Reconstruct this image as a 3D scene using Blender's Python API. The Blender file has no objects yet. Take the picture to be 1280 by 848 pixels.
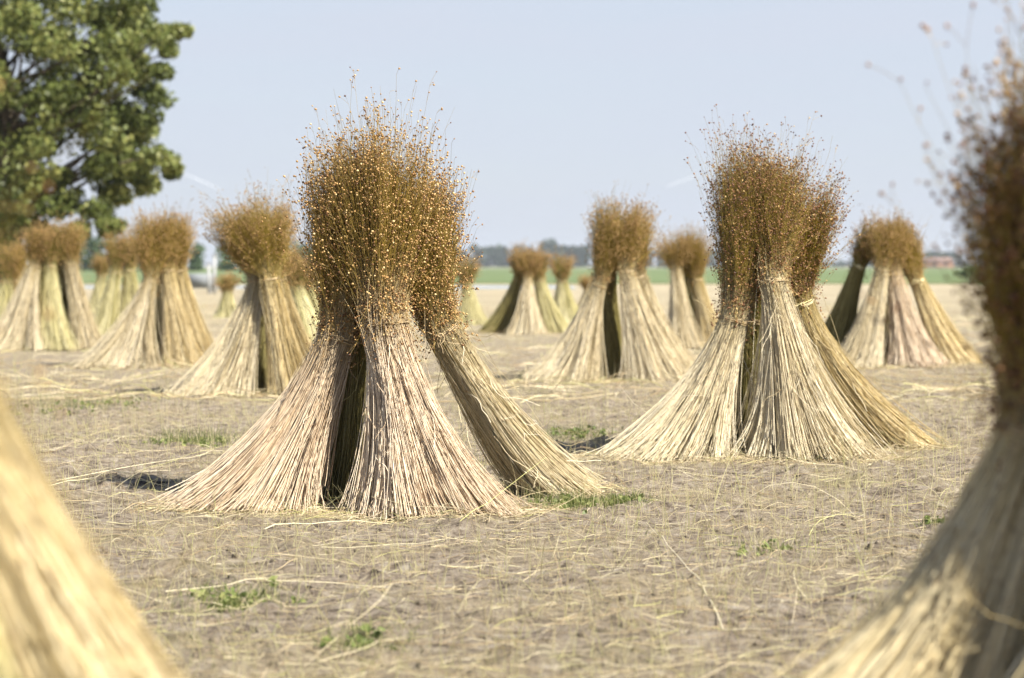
import bpy, math
import numpy as np
from mathutils import Vector, Matrix

# ------------------------------------------------------------------ camera, world, sun, exposure
scene = bpy.context.scene
COL = scene.collection
F = 3000.0                                   # focal length in photo pixels (1280 wide)
CAMZ = 0.69
PITCH = math.atan(91.0 / F)
cam_data = bpy.data.cameras.new('camera')
cam_data.lens = F / 1280.0 * 36.0
cam_data.sensor_width = 36.0
cam_data.clip_start = 0.05
cam_data.clip_end = 30000.0
cam_data.dof.use_dof = True
cam_data.dof.focus_distance = 7.0
cam_data.dof.aperture_fstop = 4.9
cam = bpy.data.objects.new('camera', cam_data)
COL.objects.link(cam)
cam.location = (0, 0, CAMZ)
cam.rotation_euler = (math.pi / 2 - PITCH, 0, 0)
scene.camera = cam

SUN_EL, SUN_AZ = math.radians(46), math.radians(128)      # azimuth clockwise from +Y (the view direction)
world = bpy.data.worlds.new('World')
scene.world = world
world.use_nodes = True
wn = world.node_tree
wn.nodes.clear()
wo = wn.nodes.new('ShaderNodeOutputWorld')
bg = wn.nodes.new('ShaderNodeBackground')
sky = wn.nodes.new('ShaderNodeTexSky')
sky.sky_type = 'NISHITA'
sky.sun_disc = False
sky.sun_elevation = SUN_EL
sky.sun_rotation = SUN_AZ
sky.altitude = 0
sky.air_density = 1.0
sky.dust_density = 0.6
sky.ozone_density = 2.5
bg.inputs['Strength'].default_value = 0.06
# thin high cloud veil over the sky
tc = wn.nodes.new('ShaderNodeTexCoord')
mp = wn.nodes.new('ShaderNodeMapping'); mp.inputs['Scale'].default_value = (1.0, 1.0, 7.0)
nz = wn.nodes.new('ShaderNodeTexNoise'); nz.inputs['Scale'].default_value = 5.0; nz.inputs['Detail'].default_value = 5.0
nz.inputs['Roughness'].default_value = 0.55
mr = wn.nodes.new('ShaderNodeMapRange'); mr.inputs[1].default_value = 0.3; mr.inputs[2].default_value = 0.75
mr.inputs[3].default_value = 0.8; mr.inputs[4].default_value = 1.0
mx = wn.nodes.new('ShaderNodeMix'); mx.data_type = 'RGBA'
mx.inputs['B'].default_value = (4.65, 5.03, 5.85, 1)
wn.links.new(tc.outputs['Generated'], mp.inputs[0]); wn.links.new(mp.outputs[0], nz.inputs['Vector'])
wn.links.new(nz.outputs['Fac'], mr.inputs[0])
# the veil is thickest along the long path near the horizon and thins out overhead
sz = wn.nodes.new('ShaderNodeSeparateXYZ'); wn.links.new(tc.outputs['Generated'], sz.inputs[0])
thin = wn.nodes.new('ShaderNodeMapRange'); thin.inputs[1].default_value = 0.10; thin.inputs[2].default_value = 0.55
thin.inputs[3].default_value = 1.0; thin.inputs[4].default_value = 0.12; wn.links.new(sz.outputs['Z'], thin.inputs[0])
vm = wn.nodes.new('ShaderNodeMath'); vm.operation = 'MULTIPLY'; wn.links.new(mr.outputs[0], vm.inputs[0]); wn.links.new(thin.outputs[0], vm.inputs[1])
wn.links.new(vm.outputs[0], mx.inputs['Factor'])
wn.links.new(sky.outputs[0], mx.inputs['A']); wn.links.new(mx.outputs['Result'], bg.inputs['Color'])
wn.links.new(bg.outputs[0], wo.inputs['Surface'])

sun_data = bpy.data.lights.new('sun', 'SUN')
sun_data.energy = 5.0
sun_data.angle = math.radians(0.6)
sun_data.color = (1.0, 0.935, 0.81)
sun = bpy.data.objects.new('sun', sun_data)
COL.objects.link(sun)
sd = Vector((math.sin(SUN_AZ) * math.cos(SUN_EL), math.cos(SUN_AZ) * math.cos(SUN_EL), math.sin(SUN_EL)))
sun.rotation_euler = sd.to_track_quat('Z', 'Y').to_euler()
sun.location = sd * 50

vs = scene.view_settings
vs.view_transform = 'Standard'; vs.look = 'None'; vs.gamma = 1.0
vs.use_curve_mapping = False
vs.exposure = 1.27
scene.cycles.max_bounces = 6
scene.cycles.diffuse_bounces = 3
scene.cycles.transparent_max_bounces = 8
scene.cycles.volume_bounces = 0
scene.cycles.use_denoising = True

# ------------------------------------------------------------------ helpers
RS = np.random.RandomState(7)

def W(px, py, Y):
    """World point at distance Y that shows at photo pixel (px, py)."""
    d = np.array([(px - 640) / F, (424 - py) / F, -1.0])
    a = math.pi / 2 - PITCH
    c, s = math.cos(a), math.sin(a)
    w = np.array([d[0], c * d[1] - s * d[2], s * d[1] + c * d[2]])
    return w * (Y / w[1]) + np.array([0, 0, CAMZ])

def lattice_noise(x, y, cell, seed):
    r = np.random.RandomState(seed).rand(256, 256)
    u, v = x / cell, y / cell
    i, j = np.floor(u).astype(int), np.floor(v).astype(int)
    fu, fv = u - i, v - j
    fu = fu * fu * (3 - 2 * fu); fv = fv * fv * (3 - 2 * fv)
    g = lambda a, b: r[a % 256, b % 256]
    return (g(i, j) * (1 - fu) + g(i + 1, j) * fu) * (1 - fv) + (g(i, j + 1) * (1 - fu) + g(i + 1, j + 1) * fu) * fv

def ground_z(x, y):
    x = np.asarray(x, float); y = np.asarray(y, float)
    z = (lattice_noise(x, y, 1.7, 1) - .5) * .03 + (lattice_noise(x, y, .45, 2) - .5) * .016
    a = lattice_noise(x, y, .13, 3)
    z += (a - .5) * .014
    z += np.clip(lattice_noise(x, y, .06, 4) - .35, 0, 1) * .034 * (.25 + a) + (lattice_noise(x, y, .028, 5) - .5) * .008 * (.4 + a)
    fade = np.clip(1.2 - y / 40.0, 0, 1)
    return z * fade

def new_mesh(name, verts, faces_list, mats, parent=None, var=None, matidx=None, smooth=True):
    """faces_list: list of (n,3) or (n,4) int arrays; material index per array in matidx."""
    me = bpy.data.meshes.new(name)
    verts = np.ascontiguousarray(verts, dtype=np.float32)
    faces_list = [f for f in faces_list if len(f)]
    nl = sum(f.size for f in faces_list); nf = sum(len(f) for f in faces_list)
    me.vertices.add(len(verts)); me.vertices.foreach_set('co', verts.ravel())
    me.loops.add(nl); me.polygons.add(nf)
    me.loops.foreach_set('vertex_index', np.concatenate([f.ravel() for f in faces_list]).astype(np.int32))
    tot = np.concatenate([np.full(len(f), f.shape[1]) for f in faces_list]).astype(np.int32)
    st = np.concatenate([[0], np.cumsum(tot)[:-1]]).astype(np.int32)
    me.polygons.foreach_set('loop_start', st)
    if matidx is not None:
        me.polygons.foreach_set('material_index', np.concatenate([np.full(len(f), m) for f, m in zip(faces_list, matidx)]).astype(np.int32))
    if smooth:
        me.polygons.foreach_set('use_smooth', np.ones(nf, bool))
    for m in mats: me.materials.append(m)
    if var is not None:
        at = me.attributes.new('var', 'FLOAT_COLOR', 'POINT')
        v4 = np.ones((len(verts), 4), np.float32); v4[:, :3] = var
        at.data.foreach_set('color', v4.ravel())
    me.update(calc_edges=True)
    ob = bpy.data.objects.new(name, me)
    COL.objects.link(ob)
    if parent is not None:
        ob.parent = parent
        me.vertices.foreach_set('co', (verts - np.array(parent.location, dtype=np.float32)).ravel())
        me.update()
    return ob

def thing(name, label, cat, loc, group=None):
    o = bpy.data.objects.new(name, None); COL.objects.link(o)
    o.empty_display_size = .1
    o.location = [float(v) for v in loc]
    o['label'] = label; o['category'] = cat
    if group: o['group'] = group
    return o

def tag(o, label=None, cat=None, group=None, kind=None):
    if label: o['label'] = label
    if cat: o['category'] = cat
    if group: o['group'] = group
    if kind: o['kind'] = kind
    return o

def unit(v):
    return v / np.maximum(np.linalg.norm(v, axis=-1, keepdims=True), 1e-9)

def tubes(P, R, var, sides=3):
    """P (N,K,3) centre lines, R (N,K) radii, var (N,K,3) -> verts, quads, var."""
    N, K, _ = P.shape
    T = unit(np.gradient(P, axis=1))
    ref = np.zeros_like(T); ref[..., 1] = 1.0
    bad = np.abs(T[..., 1]) > .9
    ref[bad] = (1, 0, 0)
    A = unit(np.cross(T, ref)); B = np.cross(T, A)
    ang = np.arange(sides) * 2 * math.pi / sides
    V = P[:, :, None, :] + R[:, :, None, None] * (A[:, :, None, :] * np.cos(ang)[None, None, :, None] + B[:, :, None, :] * np.sin(ang)[None, None, :, None])
    V = V.reshape(-1, 3)
    idx = np.arange(N * K * sides).reshape(N, K, sides)
    a = idx[:, :-1, :]; b = idx[:, 1:, :]
    q = np.stack([a, np.roll(a, -1, 2), np.roll(b, -1, 2), b], -1).reshape(-1, 4)
    vv = np.repeat(var[:, :, None, :], sides, 2).reshape(-1, 3)
    return V, q, vv

def ico(level):
    t = (1 + 5 ** .5) / 2
    if level == 0:
        v = np.array([[1,0,0],[-1,0,0],[0,1,0],[0,-1,0],[0,0,1.15],[0,0,-1.15]], float)
        f = np.array([[0,2,4],[2,1,4],[1,3,4],[3,0,4],[2,0,5],[1,2,5],[3,1,5],[0,3,5]])
        return v, f
    v = np.array([[-1,t,0],[1,t,0],[-1,-t,0],[1,-t,0],[0,-1,t],[0,1,t],[0,-1,-t],[0,1,-t],[t,0,-1],[t,0,1],[-t,0,-1],[-t,0,1]], float)
    v = unit(v)
    f = np.array([[0,11,5],[0,5,1],[0,1,7],[0,7,10],[0,10,11],[1,5,9],[5,11,4],[11,10,2],[10,7,6],[7,1,8],[3,9,4],[3,4,2],[3,2,6],[3,6,8],[3,8,9],[4,9,5],[2,4,11],[6,2,10],[8,6,7],[9,8,1]])
    if level == 2:
        V = list(map(tuple, v)); cache = {}; nf = []
        def mid(a, b):
            k = (min(a, b), max(a, b))
            if k not in cache:
                m = np.array(V[a]) + np.array(V[b]); m /= np.linalg.norm(m); V.append(tuple(m)); cache[k] = len(V) - 1
            return cache[k]
        for a, b, c in f:
            x, y, z = mid(a, b), mid(b, c), mid(c, a)
            nf += [[a, x, z], [b, y, x], [c, z, y], [x, y, z]]
        v, f = np.array(V), np.array(nf)
    return v, f

def blobs(C, r, var, level, rs, squash=.22):
    """small roundish bodies at C with radii r."""
    bv, bf = ico(level)
    n = len(C)
    k = rs.uniform(1 - squash, 1 + squash, (n, 1, 3))
    V = C[:, None, :] + bv[None] * r[:, None, None] * k
    Fc = bf[None] + (np.arange(n) * len(bv))[:, None, None]
    vv = np.repeat(var[:, None, :], len(bv), 1)
    return V.reshape(-1, 3), Fc.reshape(-1, 3), vv.reshape(-1, 3)

# ------------------------------------------------------------------ materials
def mat_new(name):
    m = bpy.data.materials.new(name); m.use_nodes = True
    nt = m.node_tree; nt.nodes.clear()
    out = nt.nodes.new('ShaderNodeOutputMaterial')
    p = nt.nodes.new('ShaderNodeBsdfPrincipled')
    nt.links.new(p.outputs[0], out.inputs['Surface'])
    return m, nt, p, out

def ramp(nt, stops):
    r = nt.nodes.new('ShaderNodeValToRGB')
    e = r.color_ramp.elements
    e[0].position, e[0].color = stops[0][0], (*stops[0][1], 1)
    e[1].position, e[1].color = stops[-1][0], (*stops[-1][1], 1)
    for pos, c in stops[1:-1]:
        x = e.new(pos); x.color = (*c, 1)
    return r

def mixc(nt, fac, a, b, mode='MIX'):
    m = nt.nodes.new('ShaderNodeMix'); m.data_type = 'RGBA'; m.blend_type = mode
    for sock, val in (('Factor', fac), ('A', a), ('B', b)):
        s = m.inputs[sock]
        if hasattr(val, 'links') or hasattr(val, 'is_output'): nt.links.new(val, s)
        elif isinstance(val, (int, float)): s.default_value = val
        else: s.default_value = (*val, 1)
    return m.outputs['Result']

def straw_mat(name, lo, mid, hi, upper, rough=.42, transl=.14):
    """stem colour by a per-stem value; the upper stem (above the tie) takes the colour 'upper'."""
    m, nt, p, out = mat_new(name)
    at = nt.nodes.new('ShaderNodeAttribute'); at.attribute_name = 'var'
    sp = nt.nodes.new('ShaderNodeSeparateColor'); nt.links.new(at.outputs['Color'], sp.inputs[0])
    r = ramp(nt, [(0, lo), (.35, mid), (1, hi)]); nt.links.new(sp.outputs['Red'], r.inputs[0])
    g = ramp(nt, [(.0, (0, 0, 0)), (.38, (.06, .06, .06)), (.52, (.45, .45, .45)), (.75, (1, 1, 1))]); nt.links.new(sp.outputs['Green'], g.inputs[0])
    u = ramp(nt, [(0, tuple(c * .7 for c in upper)), (1, tuple(min(1, c * 1.3) for c in upper))]); nt.links.new(sp.outputs['Blue'], u.inputs[0])
    c = mixc(nt, g.outputs[0], r.outputs[0], u.outputs[0])
    n = nt.nodes.new('ShaderNodeTexNoise'); n.inputs['Scale'].default_value = 90; n.inputs['Detail'].default_value = 3
    tcn = nt.nodes.new('ShaderNodeTexCoord'); nt.links.new(tcn.outputs['Object'], n.inputs['Vector'])
    nr = ramp(nt, [(.33, (.55, .46, .40)), (.43, (.95, .93, .92)), (.7, (1.08, 1.07, 1.05))]); nt.links.new(n.outputs['Fac'], nr.inputs[0])
    c = mixc(nt, .75, c, nr.outputs[0], 'MULTIPLY')
    nt.links.new(c, p.inputs['Base Color'])
    p.inputs['Roughness'].default_value = rough
    p.inputs['Specular IOR Level'].default_value = .35
    if transl:
        t = nt.nodes.new('ShaderNodeBsdfTranslucent'); nt.links.new(c, t.inputs[0])
        ms = nt.nodes.new('ShaderNodeMixShader'); ms.inputs[0].default_value = transl
        nt.links.new(p.outputs[0], ms.inputs[1]); nt.links.new(t.outputs[0], ms.inputs[2]); nt.links.new(ms.outputs[0], out.inputs['Surface'])
    return m

def var_mat(name, stops, rough=.6, transl=0., spec=.3):
    m, nt, p, out = mat_new(name)
    at = nt.nodes.new('ShaderNodeAttribute'); at.attribute_name = 'var'
    sp = nt.nodes.new('ShaderNodeSeparateColor'); nt.links.new(at.outputs['Color'], sp.inputs[0])
    r = ramp(nt, stops); nt.links.new(sp.outputs['Red'], r.inputs[0])
    nt.links.new(r.outputs[0], p.inputs['Base Color'])
    p.inputs['Roughness'].default_value = rough
    p.inputs['Specular IOR Level'].default_value = spec
    if transl:
        t = nt.nodes.new('ShaderNodeBsdfTranslucent'); nt.links.new(r.outputs[0], t.inputs[0])
        ms = nt.nodes.new('ShaderNodeMixShader'); ms.inputs[0].default_value = transl
        nt.links.new(p.outputs[0], ms.inputs[1]); nt.links.new(t.outputs[0], ms.inputs[2]); nt.links.new(ms.outputs[0], out.inputs['Surface'])
    return m

STRAW = {
    'pink':  straw_mat('straw_pinkish', (.27, .18, .10), (.73, .58, .41), (.93, .83, .67), (.34, .24, .05)),
    'pale':  straw_mat('straw_pale', (.29, .22, .10), (.76, .66, .44), (.93, .87, .70), (.31, .23, .045)),
    'gold':  straw_mat('straw_golden', (.28, .20, .07), (.74, .61, .34), (.93, .84, .60), (.33, .25, .04)),
    'green': straw_mat('straw_greenish', (.36, .33, .12), (.76, .71, .38), (.90, .86, .60), (.24, .22, .04)),
    'olive': straw_mat('straw_shade_dark', (.12, .10, .03), (.27, .235, .085), (.52, .47, .22), (.20, .18, .035)),  # greenish straw, darkened: shade of gaps and unlit sheaves put into the colour
}
CAPS = var_mat('seed_capsule', [(0, (.08, .033, .015)), (.35, (.23, .115, .038)), (.7, (.43, .26, .09)), (1, (.72, .54, .27))], rough=.42, spec=.5)
CAPS_DARK = var_mat('seed_capsule_red', [(0, (.05, .02, .012)), (.4, (.15, .06, .026)), (.8, (.30, .15, .05)), (1, (.62, .43, .18))], rough=.42, spec=.5)
CAPS_FAR = var_mat('seed_capsule_tan', [(0, (.13, .065, .026)), (.4, (.28, .165, .065)), (1, (.48, .32, .14))], rough=.6)
PEDI = var_mat('seed_branchlet', [(0, (.18, .12, .04)), (.5, (.34, .23, .08)), (1, (.55, .40, .18))], rough=.6)
TIE = var_mat('tie_straw', [(0, (.26, .18, .09)), (1, (.60, .48, .30))], rough=.6)
TIE_YELLOW = var_mat('tie_twine', [(0, (.62, .54, .26)), (1, (.85, .78, .50))], rough=.5)

# ------------------------------------------------------------------ ground
def ground_material():
    m, nt, p, out = mat_new('dry_field_soil')
    tcn = nt.nodes.new('ShaderNodeTexCoord')
    def noise(scale, detail=6, rough=.6, stretch=None):
        n = nt.nodes.new('ShaderNodeTexNoise'); n.inputs['Scale'].default_value = scale
        n.inputs['Detail'].default_value = detail; n.inputs['Roughness'].default_value = rough
        if stretch:
            mp = nt.nodes.new('ShaderNodeMapping'); mp.inputs['Scale'].default_value = stretch
            nt.links.new(tcn.outputs['Object'], mp.inputs[0]); nt.links.new(mp.outputs[0], n.inputs['Vector'])
        else:
            nt.links.new(tcn.outputs['Object'], n.inputs['Vector'])
        return n.outputs['Fac']
    soil = ramp(nt, [(.36, (.05, .04, .032)), (.46, (.23, .185, .14)), (.56, (.36, .305, .24)), (.68, (.52, .46, .38))]); nt.links.new(noise(22, 10, .75), soil.inputs[0])
    chaff = ramp(nt, [(.46, (0, 0, 0)), (.58, (1, 1, 1))]); nt.links.new(noise(1.6, 7, .62), chaff.inputs[0])
    cc = ramp(nt, [(.36, (.10, .08, .05)), (.48, (.34, .28, .18)), (.66, (.50, .42, .28))]); nt.links.new(noise(45, 7, .75), cc.inputs[0])
    mul = nt.nodes.new('ShaderNodeMath'); mul.operation = 'MULTIPLY'; nt.links.new(chaff.outputs[0], mul.inputs[0]); mul.inputs[1].default_value = .5
    c = mixc(nt, mul.outputs[0], soil.outputs[0], cc.outputs[0])
    # ochre-green mossy stains
    ms = ramp(nt, [(.56, (0, 0, 0)), (.68, (1, 1, 1))]); nt.links.new(noise(2.3, 8, .7, (1, .8, 1)), ms.inputs[0])
    mm = nt.nodes.new('ShaderNodeMath'); mm.operation = 'MULTIPLY'; nt.links.new(ms.outputs[0], mm.inputs[0]); mm.inputs[1].default_value = .5
    c = mixc(nt, mm.outputs[0], c, (.24, .22, .09))
    # further out the stubble covers the soil: straw-coloured field
    sx = nt.nodes.new('ShaderNodeSeparateXYZ'); nt.links.new(tcn.outputs['Object'], sx.inputs[0])
    far = nt.nodes.new('ShaderNodeMapRange'); far.inputs[1].default_value = 12; far.inputs[2].default_value = 30; nt.links.new(sx.outputs['Y'], far.inputs[0])
    fc = ramp(nt, [(.3, (.30, .255, .175)), (.7, (.43, .37, .26))]); nt.links.new(noise(.5, 6, .6, (1, .5, 1)), fc.inputs[0])
    c = mixc(nt, far.outputs[0], c, fc.outputs[0])
    nt.links.new(c, p.inputs['Base Color'])
    p.inputs['Roughness'].default_value = .95
    p.inputs['Specular IOR Level'].default_value = .15
    b = nt.nodes.new('ShaderNodeBump'); b.inputs['Strength'].default_value = .9; b.inputs['Distance'].default_value = .03
    nt.links.new(noise(70, 8, .75), b.inputs['Height'])
    nt.links.new(b.outputs[0], p.inputs['Normal'])
    return m

def axis(dense0, dense1, step, far, grow=1.12):
    a = list(np.arange(dense0, dense1, step)); s = step
    while a[-1] < far: s *= grow; a.append(a[-1] + s)
    return np.array(a)

xpos = axis(0, 2.4, .018, 3500)
xs = np.concatenate([-xpos[:0:-1], xpos])
yf = axis(3.4, 11.5, .018, 3500, 1.06)
s = .018; yb = [3.4]
while yb[-1] > -60: s *= 1.3; yb.append(yb[-1] - s)
ys = np.concatenate([np.array(yb[:0:-1]), yf])
GX, GY = np.meshgrid(xs, ys, indexing='xy')
GZ = ground_z(GX, GY)
gv = np.stack([GX, GY, GZ], -1).reshape(-1, 3)
ii = np.arange(gv.shape[0]).reshape(GX.shape)
gf = np.stack([ii[:-1, :-1], ii[:-1, 1:], ii[1:, 1:], ii[1:, :-1]], -1).reshape(-1, 4)
tag(new_mesh('ground', gv, [gf], [ground_material()]), kind='structure')

def sheet(name, pts, z, mat, thick):
    """a raised field strip: top and side faces."""
    n = len(pts)
    v = [(x, y, z + thick) for x, y in pts] + [(x, y, z - .2) for x, y in pts]
    me = bpy.data.meshes.new(name)
    me.from_pydata(v, [], [list(range(n))] + [[i, i + n, (i + 1) % n + n, (i + 1) % n] for i in range(n)])
    me.materials.append(mat); me.update()
    o = bpy.data.objects.new(name, me); COL.objects.link(o); return tag(o, kind='structure')

def noise_mat(name, c0, c1, scale, rough=.9, stretch=(1, 1, 1)):
    m, nt, p, out = mat_new(name)
    tcn = nt.nodes.new('ShaderNodeTexCoord'); mp = nt.nodes.new('ShaderNodeMapping'); mp.inputs['Scale'].default_value = stretch
    n = nt.nodes.new('ShaderNodeTexNoise'); n.inputs['Scale'].default_value = scale; n.inputs['Detail'].default_value = 6
    nt.links.new(tcn.outputs['Object'], mp.inputs[0]); nt.links.new(mp.outputs[0], n.inputs['Vector'])
    r = ramp(nt, [(.3, c0), (.7, c1)]); nt.links.new(n.outputs['Fac'], r.inputs[0])
    nt.links.new(r.outputs[0], p.inputs['Base Color']); p.inputs['Roughness'].default_value = rough
    p.inputs['Specular IOR Level'].default_value = .2
    return m

sheet('green_field', [(-900, 96), (900, 90), (900, 620), (-900, 640)], 0, noise_mat('young_crop', (.095, .135, .058), (.14, .18, .08), .05), .06)
sheet('far_field', [(-2500, 660), (2500, 640), (2500, 1460), (-2500, 1460)], 0, noise_mat('far_crop', (.17, .19, .11), (.24, .24, .15), .01), .04)
mw, ntw, pw, _ = mat_new('ditch_water')
pw.inputs['Base Color'].default_value = (.35, .42, .47, 1); pw.inputs['Roughness'].default_value = .12
sheet('water', [(-70, 76), (2.0, 74), (2.0, 82.5), (-70, 85)], 0, mw, .02)

# ------------------------------------------------------------------ sheaves
def hermite(p0, p1, m0, m1, t):
    t = t[None, :, None]
    p0, p1, m0, m1 = [a[:, None, :] for a in (p0, p1, m0, m1)]
    return (2*t**3 - 3*t**2 + 1) * p0 + (t**3 - 2*t**2 + t) * m0 + (-2*t**3 + 3*t**2) * p1 + (t**3 - t**2) * m1

def loose_curl(p, d, L, rs, k=7, wob=.25):
    """one wandering strand"""
    pts = [np.array(p, float)]; d = unit(np.array(d, float))
    for _ in range(k - 1):
        d = unit(d + rs.normal(0, wob, 3)); pts.append(pts[-1] + d * L / (k - 1))
    return np.array(pts)

def sheaf(label, group, Yc, foot, band, top, rb, rt, straw, detail, caps=None, tie=None, seed=0, flat=.62, flyers=.05, headlow=.12, density=1., below=0):
    """foot=(px, dy, half_width_m)  band=(px, py, dy)  top=(px, py, dy)"""
    rs = np.random.RandomState(seed)
    fy = Yc + foot[1]
    Fp = W(foot[0], 333, fy); Fp[2] = float(ground_z(Fp[0], fy))
    B = W(band[0], band[1], Yc + band[2])
    T = W(top[0], top[1], Yc + top[2])
    T0 = B + (T - B) * .93
    root = thing('flax_sheaf', label, 'flax sheaf', (Fp[0], Fp[1], Fp[2]), group)
    N, kl, ku, rad, ncap, lev = {
        'near': (1800, 11, 8, .00105, 3.4, 1),
        'mid':  (1050, 8, 6, .0014, 2.4, 0),
        'far':  (520, 6, 5, .0024, 3.2, 0)}[detail]
    N = int(N * density)
    # cross-section coordinates, grouped loosely into strands
    r = rs.rand(N) ** .42; th = rs.rand(N) * 2 * math.pi
    uv = np.stack([r * np.cos(th), r * np.sin(th)], -1)
    ns = 34
    sr = rs.rand(ns) ** .45; st = rs.rand(ns) * 2 * math.pi
    sc = np.stack([sr * np.cos(st), sr * np.sin(st)], -1)
    own = np.argmin(((uv[:, None, :] - sc[None]) ** 2).sum(-1), 1)
    fuv = uv + (sc[own] - uv) * .5 + rs.normal(0, .05, (N, 2)) + rs.normal(0, .2, (N, 2)) * (rs.rand(N, 1) < .18)
    fuv *= 1 + rs.normal(0, .11, (ns, 1))[own] + np.abs(rs.normal(0, .07, (N, 1)))
    q = np.linalg.norm(fuv, axis=1, keepdims=True); fuv = fuv / np.maximum(1, q / 1.08)
    ext = rs.rand(N, 1) < .2
    fuv = np.where(ext, fuv * rs.uniform(1.0, 1.32, (N, 1)) + rs.normal(0, .05, (N, 2)), fuv)
    hw = foot[2]; hd = hw * flat
    rt = rt * {'near': 1.0, 'mid': 1.12, 'far': 1.15}[detail]
    open_ = {'near': .45, 'mid': .75, 'far': .75}[detail]
    ax = B - Fp; axh = np.array([ax[0], ax[1]]); La = np.linalg.norm(axh) + 1e-6
    # foot points: the fan is wide across and shallow in depth; stems that lean out reach a little less high
    G = np.zeros((N, 3))
    G[:, 0] = Fp[0] + fuv[:, 0] * hw; G[:, 1] = Fp[1] + fuv[:, 1] * hd
    lift = np.abs(rs.normal(0, .012, N)) + (rs.rand(N) < .06) * rs.rand(N) * .05
    G[:, 2] = ground_z(G[:, 0], G[:, 1]) + lift * (detail != 'far') + .002
    d1 = unit(B - Fp); d2 = unit(T0 - B); dm = unit(d1 * .55 + d2 * .45)
    e1 = unit(np.cross(dm, [0, 1, 0])); e1 = -e1 if e1[0] < 0 else e1
    e2 = np.cross(dm, e1); e2 = -e2 if e2[1] < 0 else e2
    Bp = B + uv[:, :1] * rb * e1 + uv[:, 1:] * rb * e2 + rs.normal(0, .0015, (N, 3))
    L1 = np.linalg.norm(Bp - G, axis=1, keepdims=True)
    st_ = {'near': .66, 'mid': .42, 'far': .35}[detail]
    m1 = dm * L1 * st_ + (Bp - G) * (.95 - st_)
    out = (Bp - G) * np.concatenate([np.full((N, 2), 1.15), rs.uniform(.35, 1.0, (N, 1))], 1)
    tl = np.linspace(0, 1, kl)
    Plow = hermite(G, Bp, out, m1, tl)
    # upper half
    Lh = np.linalg.norm(T0 - B)
    reach = 1 - rs.rand(N) ** 2.2 * .62
    reach *= 1 + rs.normal(0, .075, (ns,))[own]
    fl = rs.rand(N) < flyers * (1 if detail == 'near' else .45)
    reach = np.where(fl, rs.uniform(.95, 1.20, N), reach)
    spread = rt * (0.5 + .5 * np.minimum(reach, 1))
    reach = reach * (1 - (.10 if detail == 'near' else .30) * r ** 3 * (~fl))
    tip = B + d2 * (Lh * reach)[:, None] + e1 * (uv[:, :1] * spread[:, None]) + e2 * (uv[:, 1:] * spread[:, None] * .9)
    tip += rs.normal(0, .022, (N, 3)) * (1 + 1.0 * fl[:, None]) + rs.normal(0, .024, (ns, 3))[own]
    droop = (rs.rand(N) < .05) & (r > .6)
    dq = B + (uv[:, :1] * e1 + uv[:, 1:] * e2) * rs.uniform(1.0, 1.8, (N, 1)) * rb + d2 * rs.uniform(-.06, .05, (N, 1)) + rs.normal(0, .01, (N, 3))
    tip[droop] = dq[droop]
    stray = rs.rand(N) < .02
    tip += rs.normal(0, .07, (N, 3)) * stray[:, None]
    L2 = (Lh * reach)[:, None]
    tend = unit(tip - Bp + e1 * uv[:, :1] * rt * open_ + e2 * uv[:, 1:] * rt * open_ + rs.normal(0, .07, (N, 3))) * L2
    m2 = dm * L2 * .8
    m2[droop] = dm * .22; tend[droop] = np.array([0, 0, -.22]) + (dq - B)[droop] * 1.5
    tu = np.linspace(0, 1, ku + 1)[1:]
    Pup = hermite(Bp, tip, m2, tend * .9, tu)
    P = np.concatenate([Plow, Pup], 1)
    K = P.shape[1]
    # some strands sit deeper in the bundle than others
    dep = 1 - np.abs(rs.normal(0, .13, (ns, 1)))[own]
    cl = P[:, :kl].mean(0, keepdims=True)
    sag = np.sin(np.linspace(0, math.pi, kl))[None, :, None]
    P[:, :kl] = cl + (P[:, :kl] - cl) * (1 - (1 - dep[:, None]) * sag)
    # slight individual waviness
    ph = rs.rand(N, 1) * 6.28; am = rs.normal(0, .006, (N, 1)) + rs.normal(0, .018, (N, 1)) * (rs.rand(N, 1) < .08)
    along = np.linspace(0, 1, K)[None]
    wv = np.sin(along * 7 + ph) * am * np.sin(along * math.pi)
    P[..., 0] += wv; P[..., 1] += np.cos(along * 5 + ph) * am * np.sin(along * math.pi)
    h = np.concatenate([tl * .5, .5 + tu * .5])[None]
    R = rad * (1.2 - .92 * h) * rs.uniform(.75, 1.25, (N, 1))
    strand = rs.rand(ns)[own]
    var = np.zeros((N, K, 3)); var[..., 0] = np.clip(.6 * rs.rand(N) + .4 * strand, 0, 1)[:, None]; var[..., 1] = h; var[..., 2] = rs.rand(N, 1)
    V, Q, vv = tubes(P, R, var)
    if detail == 'near':
        cur = []
        for _ in range(60):
            i = rs.randint(N); k = rs.randint(1, kl - 1)
            if uv[i, 1] > .2 or r[i] < .75: continue
            d0 = unit(P[i, k - 1] - P[i, k]) + rs.normal(0, .45, 3) + np.array([0, -.35, 0])
            c_ = loose_curl(P[i, k] + np.array([0, -.006, 0]), d0, rs.uniform(.06, .26), rs, 8, .2)
            c_[:, 2] = np.maximum(c_[:, 2], .006); cur.append(c_)
        if cur:
            cur = np.array(cur); va = np.full((len(cur), 8, 3), .2); va[..., 0] = rs.rand(len(cur), 1)
            Vb, Qb, vb = tubes(cur, np.full(cur.shape[:2], .0009), va)
            Q = np.concatenate([Q, Qb + len(V)]); V = np.concatenate([V, Vb]); vv = np.concatenate([vv, vb])
    new_mesh('stalks', V, [Q], [STRAW[straw]], root, vv)
    # seed head: capsules on branchlets along the top of every stem
    nc = rs.poisson(ncap, N) + (detail == 'near')
    si = np.repeat(np.arange(N), nc)
    M = len(si)
    # position along the upper stem, most near its tip
    a = 1 - rs.rand(M) ** 1.35 * (1 - headlow)
    a[rs.rand(M) < .22] = 1.0
    fi = a * ku
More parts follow.
